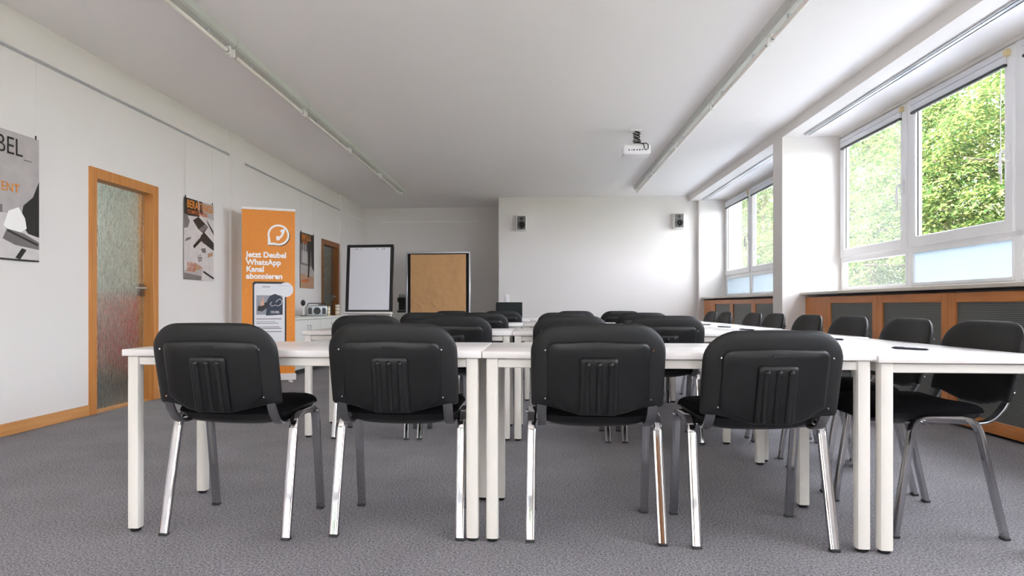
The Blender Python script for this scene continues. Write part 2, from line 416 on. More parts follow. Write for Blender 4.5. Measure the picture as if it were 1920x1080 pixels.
# ------------------------------------------------------------------ windows (local x along the wall, y outwards, z up)
M_blind = mat('blind_fabric', (226, 228, 234), .6); M_brass = mat('cream_plastic', (222, 205, 160), .5)
def frame_rect(bm, x0, x1, z0, z1, wd, y0, y1, bev=.006):
    box(bm, x0, x0 + wd, y0, y1, z0, z1, bev=bev); box(bm, x1 - wd, x1, y0, y1, z0, z1, bev=bev)
    box(bm, x0 + wd * .9, x1 - wd * .9, y0, y1, z0, z0 + wd, bev=bev); box(bm, x0 + wd * .9, x1 - wd * .9, y0, y1, z1 - wd, z1, bev=bev)
def window(name, L, loc, rz, n=3, z0=1.03, zt=1.405, z1=2.775, lower=None, panes=None):
    r = struct_empty(name, loc, rz); p = L / n
    bm = B(); frame_rect(bm, 0, L, z0, z1, .05, .02, .08)
    obj('outer_frame', bm, M_pvc, r)
    obj('transom', box(B(), .05, L - .05, .015, .08, zt - .03, zt + .02, bev=.005), M_pvc, r)
    for i in range(1, n): obj('mullion', box(B(), i * p - .035, i * p + .035, .015, .08, z0, z1, bev=.005), M_pvc, r)
    for i in range(n):
        a, b = i * p + .03, (i + 1) * p - .03
        bm = B(); frame_rect(bm, a, b, zt + .008, z1 - .012, .095, -.002, .06, bev=.008)
        s = obj('sash', bm, M_pvc, r)
        obj('pane', bx(a + .085, b - .085, .028, .034, zt + .09, z1 - .09), (panes or [M_glass] * n)[i], s)
        bm = B(); frame_rect(bm, a + .088, b - .088, zt + .096, z1 - .1, .007, .018, .03, bev=0)
        obj('gasket', bm, M_rubber, s)
        bl = obj('blind', box(box(B(), a + .05, b - .05, -.028, .0, z1 - .075, z1 - .045, bev=.004), a + .06, b - .06, -.022, -.002, z1 - .135, z1 - .076, bev=.006), M_blind, s)
        obj('bottom_bar', box(B(), a + .06, b - .06, -.026, .002, z1 - .155, z1 - .136, bev=.003), M_dgrey, s)
        obj('blind_bracket', box(B(), b - .06, b - .02, -.035, .0, z1 - .085, z1 - .04, bev=.003), M_brass, s)
        tube(b3 := B(), [(b - .10, -.02, z1 - .15), (b - .105, -.02, z1 - .5), (b - .10, -.02, z1 - .85)], .006, n=6)
        tube(b3, [(b - .10, -.02, z1 - .85), (b - .10, -.02, z1 - 1.0)], .014, n=8)
        obj('blind_cord', b3, M_white, s)
        bm = B(); box(bm, b - .06, b - .025, -.016, .0, 1.93, 2.05, bev=.005)
        tube(bm, round_path([(b - .042, -.012, 2.0), (b - .042, -.06, 2.0), (b - .052, -.06, 1.84)], .025), .024, .02, n=10)
        obj('handle', bm, M_pvc, s)
        lf = (lower or [M_frost] * n)[i]
        a2, b2 = i * p + .06, (i + 1) * p - .06
        bm = B(); frame_rect(bm, a2 - .022, b2 + .022, z0 + .03, zt - .02, .028, .012, .06, bev=.004)
        lw = obj('lower_frame', bm, M_pvc, r)
        obj('lower_pane', bx(a2, b2, .03, .036, z0 + .045, zt - .04), lf, lw)
    return r
def bay(name, k, **kw):
    y1, y0 = WN[k]; L = y1 - y0
    r = window(name, L, (XG, y1, 0), -PI / 2, **kw)
    obj('window_sill', box(B(), -.0, L, -.42, .05, 1.0, 1.03, bev=.004), M_stone, r)
    portal((XG + .12, (y0 + y1) / 2, 1.9), L, 1.72, (-1, 0, 0))
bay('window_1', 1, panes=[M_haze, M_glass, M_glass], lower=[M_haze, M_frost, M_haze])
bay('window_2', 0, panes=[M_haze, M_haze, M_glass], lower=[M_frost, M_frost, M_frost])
bay('window_3', 2)
for nm, (xa, xb), k in (('window_4', WX, 3), ('window_added', W5, 1)):  # rear glazing: left bay enlarged, right bay added for more daylight
    window(nm, xb - xa, (xb, YF - .03, 0), PI, n=k, z0=.31, zt=.95, z1=2.75, lower=[M_clear] * k, panes=[M_clear] * k)
    portal(((xa + xb) / 2, YF - .14, 1.53), xb - xa, 2.44, (0, 1, 0))
r = struct_empty('door_3', ((D3[0] + D3[1]) / 2, YF, 0))
obj('door_leaf', bx(-.40, .40, -.09, -.05, .008, 1.92), M_beech, r)
for q in (-1, 1): obj('door_frame', box(B(), q * .4425 - .0415, q * .4425 + .0415, -.11, .015, 0, 2.0, bev=.003), M_beech, r)
obj('door_frame', box(B(), -.40, .40, -.11, .015, 1.92, 2.0, bev=.003), M_beech, r)
obj('door_handle', tube(B(), round_path([(.33, -.05, 1.05), (.33, -.0, 1.05), (.21, -.0, 1.05)], .02), .02), M_alu, r)
for nm, y0, y1 in (('curtain_rail', 3.7, 7.72), ('curtain_rail', 8.22, 12.35)):
    bm = B(); box(bm, 2.985, 3.055, y0, y1, ZS - .014, ZS)
    for x in (2.997, 3.037): box(bm, x, x + .006, y0, y1, ZS - .02, ZS - .013)
    tag(obj(nm, bm, M_alu), 'double curtain track under the beam at the %s window' % ('near' if y0 < 5 else 'far'), 'curtain rail')
# radiator covers
def cover(y1, y0, kind, label):
    t = thing('radiator_cover', label, 'radiator cover', (3.05, (y0 + y1) / 2, 0), 0, 'beech radiator covers below the windows')
    h = (y1 - y0) / 2 - .002; Z0, Z1, d, s = .02, .975, .025, .085
    if kind == 'solid':
        obj('panel', box(B(), 0, d, -h, h, Z0, Z1, bev=.003), M_cover, t)
    else:
        for q in (-1, 1): obj('stile', box(B(), 0, d, min(q * h, q * (h - s)), max(q * h, q * (h - s)), Z0, Z1, bev=.003), M_cover, t)
        obj('top_rail', box(B(), .001, d, -h + s, h - s, Z1 - .07, Z1, bev=.003), M_coverY, t)
        obj('bottom_rail', box(B(), .001, d, -h + s, h - s, Z0, Z0 + .085, bev=.003), M_coverY, t)
        obj('mesh_panel', bx(.014, .019, -h + s - .01, h - s + .01, Z0 + .08, Z1 - .06), M_mesh, t)
    obj('backing', bx(d + .002, d + .03, -h, h, Z0, .96), M_dgrey, t)
NW = ['first', 'second', 'third', 'fourth']
cover(7.855, 7.30, 'solid', 'plain reddish beech cover panel beside the column under the near window')
for i, (a, b) in enumerate(((7.30, 6.255), (6.255, 5.22), (5.22, 4.18), (4.18, 3.67))):
    cover(a, b, 'mesh', 'beech radiator cover with dark mesh, %s from the column, near window' % NW[i])
cover(12.425, 11.78, 'solid', 'plain beech cover panel in the far corner under the far window')
for i, (a, b) in enumerate(((11.78, 10.74), (10.74, 9.68), (9.68, 8.63))):
    cover(a, b, 'mesh', 'beech radiator cover with grey mesh, %s from the far corner' % NW[i])
cover(8.63, 8.165, 'solid', 'plain beech cover panel behind the column under the far window')

# ------------------------------------------------------------------ ceiling lamps
M_tube = mat('opal_tube', (236, 230, 222), .2)
M_lampb = mat('lamp_housing', (198, 200, 194), .4)
def lamp(x, y1, label, grp):
    L = 1.625; t = thing('fluorescent_lamp', label, 'ceiling lamp', (x, y1 - L / 2, ZC), 0, grp); h = L / 2 - .003
    bm = B(); prof = [(-.055, 0), (.055, 0), (.048, -.045), (.03, -.058), (-.03, -.058), (-.048, -.045)]
    A = [bm.verts.new((a, -h, b)) for a, b in prof]; C = [bm.verts.new((a, h, b)) for a, b in prof]
    bm.faces.new(A); bm.faces.new(C[::-1])
    for i in range(6): bm.faces.new((A[i], C[i], C[(i + 1) % 6], A[(i + 1) % 6]))
    bmesh.ops.recalc_face_normals(bm, faces=bm.faces[:]); obj('housing', bm, M_lampb, t, sharp=20)
    obj('tube', tube(B(), [(0, -h + .045, -.098), (0, h - .045, -.098)], .03, n=14), M_tube, t)
    for s in (-1, 1):
        q = s * (h - .03)
        obj('lamp_holder', box(B(), -.016, .016, q - .013, q + .013, -.118, -.055, bev=.004), M_white, t)
        obj('end_cap', lathe(B(), [(.0145, -.012), (.0155, -.01), (.0155, .01), (.0145, .012)], (0, s * (h - .06), -.098), 12, 'Y'), M_steel, t)
    for q in (-.45, .45): obj('clip', box(B(), -.012, .012, q - .012, q + .012, -.09, -.055, bev=.003), M_alu, t)
ORD = ['farthest', 'second farthest', 'middle', 'second nearest', 'nearest']
for i in range(5):
    lamp(-2.33, 11.45 - 1.63 * i, 'white fluorescent ceiling lamp, %s of the left row' % ORD[i], 'left row of ceiling lamps')
for i in range(5):
    lamp(1.71, 11.55 - 1.63 * i, 'white fluorescent ceiling lamp, %s of the right row' % ORD[i], 'right row of ceiling lamps')

# ------------------------------------------------------------------ chairs (local: sitter faces +y, rear feet at y = 0)
def lean(x, z):                              # backrest plane: bent round the sitter, leaning back
    return -.043 - (z - .50) * .24 + .46 * x * x
def make_chair(label):
    t = thing('stacking_chair', label, 'chair')
    hw = .237
    # seat: cushion over a plastic shell
    out = dense(rrect(-.222, .222, .035, .455, [(.05, .06), (.05, .06), (.09, .07), (.09, .07)]), .03)
    def smap(a, b, h): return (a, b, .462 + h - max(0, b - .36) ** 2 * 3.2 + .010 * (abs(a) / .22) ** 2)
    obj('seat', pillow(B(), out, .042, .004, smap), M_fab, t)
    out2 = dense(rrect(-.216, .216, .04, .448, [(.05, .06), (.05, .06), (.09, .07), (.09, .07)]), .03)
    obj('seat_shell', pillow(B(), out2, .001, .058, lambda a, b, h: (a, b, .46 + h - max(0, b - .36) ** 2 * 3.0 + .010 * (abs(a) / .22) ** 2), rings=(.25, .5, .7, .85, .95, 1.0), p=2.2), M_shell, t)
    # backrest cushion and its rear shell
    out = rrect(-.24, .24, .512, .812, [(.014, .014), (.014, .014), (.115, .10), (.115, .10)], n=9)
    out = dense(out[:10] + [(-.18, .511), (-.115, .495), (-.06, .484), (.06, .484), (.115, .495), (.18, .511)] + out[10:], .025)
    def bmap(a, b, h): return (a * (1 - .05 * max(0, .62 - b)), lean(a, b) + h, b + .006 * (1 - (a / .24) ** 2) * (b > .7))
    bk = obj('backrest', pillow(B(), out, .019, .027, bmap), M_cush, t)
    sh = [(-.182, .545)] + [(-.182 + .03 * (1 - math.cos(k * PI / 12)) , .716 + .034 * math.sin(k * PI / 12)) for k in range(7)]
    sh += [(0.0, .756)] + [(-x, z) for x, z in sh[::-1]]
    sh += [(.115, .498), (.06, .484), (-.06, .484), (-.115, .498)]
    sh = dense(sh, .022)[::-1]
    def shmap(a, b, h): return (a, lean(a, b) - .022 + h, b)
    s = obj('back_shell', pillow(B(), sh, .004, .016, shmap, rings=(.4, .75, .93, .97, .99, 1.0), p=12), M_shell, t)
    bo = dense(rrect(-.068, .068, .486, .697, [(.012, .01), (.012, .01), (.016, .014), (.016, .014)]), .02)
    obj('lumbar_box', pillow(B(), bo, .002, .016, lambda a, b, h: (a, lean(0, b) - .037 + h, b), rings=(.5, .85, .93, .97, .99, 1.0), p=14), M_shell, s)
    for k in (-1, 0, 1):
        x = k * .040; pts = [(x, lean(0, z) - .053, z) for z in (.496, .56, .62, .672)]
        b3 = tube(B(), pts, .020, .018, side=(1, 0, 0), n=10)
        bmesh.ops.create_icosphere(b3, subdivisions=2, radius=.011, matrix=Matrix.Translation((x, lean(0, .672) - .053, .672)))
        obj('rib', b3, M_shell, s)
    for sx in (-1, 1):
        for z in (.722, .545):
            obj('screw', lathe(B(), [(.0032, -.006), (.0032, 0), (.0015, .001)], (sx * .188, lean(.19, z) - .031, z), 8, 'Y'), M_chrome, s)
    obj('maker_plate', box(B(), -.024, .024, lean(0, .728) - .0410, lean(0, .728) - .036, .724, .734, bev=.001), M_rubber, s)
    # side frames: each an inverted U, cut at the crown into a front and a rear leg
    for sx in (-1, 1):
        path = round_path([(sx * .242, 0.0, .008), (sx * hw, .10, .452), (sx * hw, .215, .455), (sx * hw, .33, .452), (sx * .237, .398, .008)], .06, 8)
        path = resample(path, .06); k = min(range(len(path)), key=lambda i: abs(path[i].y - .215))
        for nm, pp in (('leg', path[:k + 1]), ('leg', path[k:])):
            l = obj(nm, tube(B(), pp, .033, .021, side=(1, 0, 0), n=24, p=9), M_chrome, t)
            f = pp[0] if pp[0].z < .05 else pp[-1]
            obj('foot_cap', box(B(), f.x - .0175, f.x + .0175, f.y - .013, f.y + .013, 0, .012, bev=.003), M_dgrey, l)
        up = resample(round_path([(sx * .198, .30, .44), (sx * .198, .03, .428), (sx * .200, -.032, .50), (sx * .198, -.046, .57)], .06, 7), .05)
        obj('back_support', tube(B(), up, .036, .012, side=(1, 0, 0), n=14, p=4), M_steel, t)
        obj('glide_bolt', lathe(B(), [(.008, -.006), (.010, 0), (.008, .006)], (sx * (hw + .02), .30, .44), 10, 'X'), M_chrome, t)
    for y in (.11, .31): obj('cross_bar', tube(B(), [(-hw, y, .436), (-.1, y, .424), (.1, y, .424), (hw, y, .436)], .014, n=10), M_chrome, t)
    return t
FROM = ['leftmost', 'second from left', 'third from left', 'rightmost']
ROWN = ['front row nearest the camera', 'second row', 'third row', 'fourth row']
chair0 = make_chair('black office stacking chair, leftmost in the front row nearest the camera')
chair0['group'] = 'chairs of the front row'
rows = [
    [(-1.178, 2.44, -.02), (-.526, 2.485, 0), (.221, 2.49, .0), (.822, 2.475, .02)],
    [(-1.09, 4.32, .02), (-.52, 4.33, 0), (.22, 4.33, 0), (.81, 4.33, 0)],
    [(-1.02, 6.16, 0), (-.49, 6.15, .01), (.25, 6.18, -.02), (.952, 6.15, 0)],
    [(-1.0, 8.0, 0), (-.405, 7.98, 0), (.455, 8.0, .02), (.995, 8.0, 0)]]
for r, row in enumerate(rows):
    for i, (x, y, a) in enumerate(row):
        lb = 'black office stacking chair, %s in the %s' % (FROM[i], ROWN[r])
        if r == 0 and i == 0:
            chair0.location = (x, y, 0); chair0.rotation_euler = (0, 0, a); continue
        c = dup(chair0, (x, y, 0), a, lb, 'chairs of the ' + ('front row' if r == 0 else ROWN[r]))
        if r == 0 and i == 3:
            for ch in c.children:
                if ch.name.startswith(('backrest', 'back_shell')): ch.location.z -= .022
NTH = ['nearest', 'second nearest', 'third nearest', 'fourth nearest', 'fifth nearest', 'third farthest', 'second farthest', 'farthest']
for i, (y, a) in enumerate(((2.90, .03), (3.49, -.03), (4.19, .0), (4.80, .0), (5.575, .0), (6.11, 0), (6.985, .0), (7.53, 0))):
    dup(chair0, ((1.748, 1.757, 1.795, 1.795, 1.834, 1.834, 1.834, 1.834)[i], y, 0), PI / 2 + a, 'black stacking chair facing left, %s in the window side row' % NTH[i], 'chairs along the window side tables')
# presenter chairs by the front desk
# ------------------------------------------------------------------ tables (local: length along x, origin under the centre)
def make_table(label, D=.60, H=.711):
    t = thing('seminar_table', label, 'table'); L = 1.397; a, d = L / 2, D / 2
    obj('tabletop', box(B(), -a, a, -d, d, H - .026, H, bev=.003, seg=2), M_table, t)
    i = .036
    for s in (-1, 1):
        obj('apron', box(B(), -a + i, a - i, s * (d - i) - .012, s * (d - i) + .012, H - .062, H - .03, bev=.003), M_tleg, t)
        obj('apron', box(B(), s * (a - i) - .012, s * (a - i) + .012, -d + i, d - i, H - .062, H - .03, bev=.003), M_tleg, t)
    for sx in (-1, 1):
        for sy in (-1, 1):
            x, y = sx * (a - i), sy * (d - i)
            l = obj('leg', tube(B(), [(x, y, .014), (x, y, H - .0285)], .046, side=(1, 0, 0), n=20, p=5), M_tleg, t)
            obj('foot', lathe(B(), [(.017, 0), (.020, .003), (.020, .016)], (x, y, 0), 14), M_rubber, l)
    return t
SIDE = ['left', 'right']
T0 = make_table('white seminar table, left one in the front row nearest the camera'); T0['group'] = 'tables of the teaching rows'
for r, y in enumerate((2.757, 4.62, 6.46, 8.36)):
    dx = (0, .045, .08, .13)[r]
    for i, x in enumerate((-.90, .50)):
        lb = 'white seminar table, %s one in the %s' % (SIDE[i], ROWN[r])
        if r == 0 and i == 0: T0.location = (x, y, 0); continue
        dup(T0, (x + dx, y, 0), 0, lb, 'tables of the teaching rows')
WT = ['nearest', 'second nearest', 'second farthest', 'farthest']; T1 = None
for i in range(4):
    lb = 'white seminar table along the window side, %s of its row' % WT[i]
    if T1: dup(T1, ((1.494, 1.541, 1.577, 1.577)[i], 3.147 + i * 1.4, 0), PI / 2, lb)
    else:
        T1 = make_table(lb, .588, .704); T1['group'] = 'tables of the window side row'; T1.location = (1.494, 3.147, 0); T1.rotation_euler = (0, 0, PI / 2)
dup(T0, (.05, 9.35, 0), 0, 'white presenter table beyond the fourth row, carrying the laptop')

# ------------------------------------------------------------------ things on the tables
ZT = .704
M_paper = mat('paper', (240, 240, 246), .6); M_pen = mat('pen_blue_black', (30, 34, 48), .3)
pp = [(1.50, 2.74, .1), (1.53, 3.50, -.1), (1.53, 4.20, .05), (1.52, 4.85, .0), (1.53, 5.45, .1), (1.54, 6.1, 0)]
for i, (x, y, a) in enumerate(pp):
    o = obj('paper_sheet', bx(-.105, .105, -.148, .148, 0, .0015), M_paper); o.location = (x, y, ZT); o.rotation_euler = (0, 0, a)
    tag(o, 'white sheet of paper on the window side tables, %s to the camera' % NTH[i] if i < 5 else 'white sheet of paper on the window side tables, farthest', 'paper', 'papers on the window side tables')
    t = thing('ballpoint_pen', 'dark ballpoint pen lying on the %s window side sheet' % (NTH[i] if i < 5 else 'farthest'), 'pen', (x - .03, y + .02, ZT + .0015 + .0048), PI / 2 + .5 + a, 'pens on the window side tables')
    obj('barrel', lathe(B(), [(.0012, -.07), (.0045, -.06), (.0047, .0), (.0047, .055), (.003, .066), (.002, .07)], n=10, axis='X'), M_pen, t)
    obj('clip', box(B(), .02, .06, -.0012, .0012, .004, .0062), M_steel, t)
t = thing('laptop', 'open black laptop seen from behind on the presenter table', 'laptop', (-.37, 9.22, .711), 0)
obj('base', box(B(), -.18, .18, .0, .24, 0, .018, bev=.004), M_black, t)
lid = obj('lid', box(B(), -.183, .183, -.006, .006, 0, .205, bev=.004), mat('laptop_lid', (22, 30, 30), .3), t); lid.location = (0, -.002, .012); lid.rotation_euler = (.12, 0, 0)
obj('badge', bx(-.155, -.12, -.0075, -.006, .075, .081), M_alu, lid)
obj('keyboard', bx(-.16, .16, .05, .16, .018, .0195), M_dgrey, t)

# ------------------------------------------------------------------ projector
t = thing('ceiling_projector', 'white projector hanging from the ceiling with tangled black cables', 'projector', (1.15, 7.85, ZC))
M_proj = mat('projector_white', (238, 236, 240), .35)
obj('mount_plate', box(B(), -.07, .07, -.07, .07, -.02, 0, bev=.004), M_white, t)
obj('pole', tube(B(), [(0, 0, -.02), (0, 0, -.17)], .045, n=16), M_white, t)
obj('bracket', box(B(), -.06, .06, -.06, .06, -.19, -.165, bev=.004), M_white, t)
bd = obj('body', box(B(), -.155, .155, -.12, .12, -.30, -.19, bev=.018, seg=3), M_proj, t)
for i, (x, wd) in enumerate(((-.09, .014), (-.06, .008), (-.035, .02), (.0, .014), (.03, .018), (.06, .01), (.1, .02))):
    obj('port', bx(x - wd / 2, x + wd / 2, -.1225, -.118, -.258, -.245), M_black, bd)
obj('lens', lathe(B(), [(.03, .11), (.035, .13), (.028, .135)], (.07, 0, -.245), 16, 'Y'), M_black, bd)
rnd = random.Random(3)
for k in range(3):
    pts = [Vector((rnd.uniform(-.03, .03), -.03, -.02))]
    for i in range(9):
        a = i * 2.1 + k * 2; pts.append(Vector((math.cos(a) * rnd.uniform(.03, .075), math.sin(a) * .05 - .02, -.03 - i * .016)))
    pts += [Vector((.06 + .02 * k, -.10, -.17)), Vector((.075 + .025 * k, -.145, -.20)), Vector((.08 + .02 * k, -.128, -.25))] if k != 1 else [Vector((-.05, -.06, -.185))]
    obj('cable', tube(B(), round_path(pts, .03, 4), .010, n=8), M_rubber, t)

# ------------------------------------------------------------------ loudspeakers and switch on the projection wall
M_spk = mat('speaker_grille', (112, 110, 106), .6, bump=(400, .3, .001))
for x, z, lb in ((-.27, 2.28, 'left'), (2.60, 2.29, 'right')):
    t = thing('wall_speaker', 'grey and white loudspeaker high on the back wall, %s of the pair' % lb, 'speaker', (x, YB, z), 0, 'pair of wall speakers')
    obj('cabinet', box(B(), -.095, .095, -.15, 0, 0, .275, bev=.008), M_white, t)
    f = obj('front_baffle', box(B(), -.078, .078, -.158, -.149, .012, .262, bev=.003), M_spk, t)
    obj('woofer', lathe(B(), [(.07, 0), (.068, -.008), (.05, -.002), (.02, .004), (.018, -.004), (.004, -.006)], (0, -.158, .10), 20, 'Y'), M_dgrey, f)
    obj('tweeter', lathe(B(), [(.03, 0), (.028, -.006), (.012, -.002), (.002, -.006)], (0, -.158, .215), 16, 'Y'), M_dgrey, f)
    obj('port', lathe(B(), [(.01, 0), (.01, -.003)], (0, -.158, .022), 10, 'Y'), M_rubber, f)
t = thing('wall_switch', 'white double switch plate low on the back wall above the laptop', 'switch', (-.54, YB, .94))
obj('plate', box(B(), -.042, .042, -.010, 0, 0, .15, bev=.003), M_white, t)
for z in (.012, .082): obj('rocker', box(B(), -.03, .03, -.015, -.009, z, z + .056, bev=.003), M_paper, t)

# ------------------------------------------------------------------ flip chart
t = thing('flipchart', 'flipchart with blank white pad and black frame near the far left', 'flipchart', (-2.67, 10.5, 0), -.06)
bd = obj('board', box(B(), -.375, .375, -.012, .012, 0, 1.08, bev=.006), M_dgrey, t); bd.location = (0, 0, .78); bd.rotation_euler = (-.09, 0, 0)
obj('clamp_bar', box(B(), -.385, .385, -.032, .012, 1.04, 1.085, bev=.006), M_black, bd)
for s in (-1, 1): obj('side_rail', box(B(), s * .372 - .018, s * .372 + .018, -.018, .014, 0, 1.05, bev=.004), M_black, bd)
obj('paper_pad', box(B(), -.335, .335, -.021, -.012, .03, 1.045, bev=.002), mat('flip_paper', (236, 237, 244), .6), bd)
for x in (-.24, -.21, -.15, .12, .21, .235): obj('punch_hole', bx(x - .005, x + .005, -.0225, -.0208, 1.005, 1.022), M_black, bd)
obj('pen_tray', box(B(), -.39, .39, -.075, .01, -.035, -.005, bev=.004), M_white, bd)
for s in (-1, 1): obj('leg', tube(B(), [(s * .30, .105, 1.5), (s * .35, .03, .74), (s * .40, -.05, .0)], .028, n=10), M_alu, t)
obj('leg', tube(B(), [(-.0, .115, 1.5), (0, .50, .0)], .028, n=10), M_alu, t)
# pinboard
t = thing('pinboard', 'white framed pinboard covered with creased brown packing paper', 'pinboard', (-1.83, 12.4, 0), -.03)
M_kraft = mat('brown_paper', (214, 166, 114), .7, noise=(2.5, .08), bump=(3.2, .5, .06))
bm = B(); H0, H1, W = .42, 1.89, .615
box(bm, -W, -W + .035, -.018, .018, H0, H1, bev=.006); box(bm, W - .035, W, -.018, .018, H0, H1, bev=.006)
box(bm, -W, W, -.018, .018, H1 - .035, H1, bev=.006); box(bm, -W, W, -.018, .018, H0, H0 + .035, bev=.006)
obj('frame', bm, M_alu, t)
obj('felt_board', bx(-W + .03, W - .03, -.010, .010, H0 + .03, H1 - .03), mat('black_felt', (22, 22, 22), .95), t)
bm = B(); gx, gz = 60, 70; x0, x1 = -.525, .53; G = []
for j in range(gz + 1):
    rowv = []
    for i in range(gx + 1):
        u, v = i / gx, j / gz; x = x0 + (x1 - x0) * u; z = H0 + .05 + (H1 - H0 - .10) * v
        cre = .016 * math.exp(-u * 1.9) * (1 - abs(math.sin(15 * (v + .62 * u) + 3 * u * u))) ** 2 * max(0, 1 - v / .75) + .003 * math.sin(13 * u + 4 * v) + .002 * math.sin(31 * u - 17 * v)
        rowv.append(bm.verts.new((x, -.0135 - max(0, cre), z)))
    G.append(rowv)
for j in range(gz):
    for i in range(gx): bm.faces.new((G[j][i], G[j][i + 1], G[j + 1][i + 1], G[j + 1][i]))
o = obj('brown_paper', bm, M_kraft, t)
for s in (-1, 1):
    obj('leg', tube(B(), [(s * (W - .017), .0, H0 + .01), (s * (W - .017), .0, .03)], .032, n=12), M_alu, t)
    obj('foot', box(B(), s * (W - .017) - .02, s * (W - .017) + .02, -.28, .28, 0, .035, bev=.008), M_alu, t)
    for x, z in ((s * .49, H1 - .07), (s * .49, H0 + .08)): pass

# ------------------------------------------------------------------ sideboard and what stands on it
M_side = mat('sideboard_white', (222, 222, 216), .4)
t = thing('sideboard', 'long low white sideboard against the left wall behind the orange banner', 'sideboard', (XL + .04, 9.12, 0))
obj('body', bx(.0, .505, -1.03, 1.03, .06, .70), M_side, t)
obj('worktop', box(B(), .0, .545, -1.04, 1.04, .701, .728, bev=.003), M_side, t)
obj('plinth', bx(.02, .47, -1.02, 1.02, 0, .06), M_dgrey, t)
for i in range(4):
    a = -1.03 + i * .515
    d = obj('door', box(B(), .507, .525, a + .006, a + .509, .065, .69, bev=.002), M_side, t)
    h = a + (.46 if i % 2 == 0 else .055)
    obj('handle', tube(B(), round_path([(.525, h, .50), (.545, h, .50), (.545, h, .62), (.525, h, .62)], .01, 4), .010, n=8), M_steel, d)
ZB = .728
M_silver = mat('silver_plastic', (178, 182, 184), .35, metal=.4)
t = thing('radio', 'silver portable radio on the sideboard near its far end', 'radio', (-3.20, 9.52, ZB), .5)
obj('case', box(B(), -.15, .15, -.05, .06, 0, .155, bev=.02, seg=3), M_silver, t)
obj('dial', lathe(B(), [(.052, 0), (.05, -.006), (.03, -.004), (.028, -.010), (.004, -.011)], (.0, -.05, .075), 20, 'Y'), M_black, t)
for s in (-1, 1): obj('grille', box(B(), s * .1 - .025, s * .1 + .025, -.054, -.05, .03, .12, bev=.004), M_dgrey, t)
obj('carry_handle', tube(B(), round_path([(-.13, 0, .15), (-.12, 0, .185), (.12, 0, .185), (.13, 0, .15)], .02, 4), .014, n=8), M_black, t)
t = thing('desk_microphone', 'slim stand with round black head beside the silver radio', 'microphone', (-3.33, 9.32, ZB))
obj('base', lathe(B(), [(.045, 0), (.045, .008), (.012, .014)]), M_black, t)
obj('stem', tube(B(), [(0, 0, .01), (0, 0, .17)], .009, n=8), M_alu, t)
bm = B(); bmesh.ops.create_uvsphere(bm, u_segments=14, v_segments=10, radius=.034, matrix=Matrix.Translation((0, 0, .19)) @ Matrix.Diagonal((1, 1, 1.3, 1))); obj('head', bm, M_black, t)
t = thing('thermos_jug', 'dark grey jug between the radio and the striped cups', 'jug', (-3.24, 9.84, ZB))
obj('body', lathe(B(), [(.04, 0), (.045, .01), (.045, .10), (.034, .135), (.034, .15)]), M_grey, t)
obj('lid', lathe(B(), [(.036, .15), (.036, .165), (.01, .172)]), M_black, t)
obj('handle', tube(B(), round_path([(.04, 0, .12), (.08, 0, .115), (.08, 0, .04), (.043, 0, .035)], .02, 4), .010, n=8), M_black, t)
M_gold = mat('cup_gold', (206, 190, 150), .3)
for x, y, k, lb in ((-3.17, 9.97, 5, 'nearer'), (-3.05, 10.06, 6, 'farther')):
    for i in range(k):
        z = ZB + i * .026
        o = obj('cup', lathe(B(), [(.026, 0), (.034, .030), (.035, .036), (.031, .036), (.024, .004), (.002, .004)], n=16), M_white if i % 2 else M_gold)
        o.location = (x, y, z + .0005)
        tag(o, '%s cup, number %s from the bottom of the %s stack on the sideboard' % ('white' if i % 2 else 'gold coloured', ['one', 'two', 'three', 'four', 'five', 'six'][i], lb), 'cup', 'stacked cups on the sideboard')
# small cabinet with coffee machine in the recess
t = thing('side_cabinet', 'small light grey cabinet in the recess between flipchart and pinboard', 'cabinet', (-2.66, 13.4, 0))
obj('body', box(B(), -.3, .3, -.24, .24, .03, .74, bev=.004), M_side, t)
for i in range(2):
    d = obj('drawer', box(B(), -.29, .29, -.256, -.241, .05 + i * .34, .37 + i * .34, bev=.003), M_side, t)
    obj('knob', lathe(B(), [(.006, 0), (.012, -.016), (.01, -.02)], (0, -.256, .22 + i * .34), 10, 'Y'), M_steel, d)
t = thing('coffee_machine', 'black coffee machine with grey top on the recess cabinet', 'coffee machine', (-2.68, 13.35, .74))
obj('base', box(B(), -.10, .10, -.13, .13, 0, .04, bev=.006), M_dgrey, t)
obj('body', box(B(), -.10, .10, 0, .13, .04, .30, bev=.01), M_black, t)
obj('brew_head', box(B(), -.10, .10, -.12, .0, .21, .30, bev=.01), M_black, t)
obj('water_tank', box(B(), -.09, .09, -.06, .12, .301, .375, bev=.01), M_silver, t)
obj('cup_tray', box(B(), -.08, .08, -.12, -.01, .041, .05), M_steel, t)

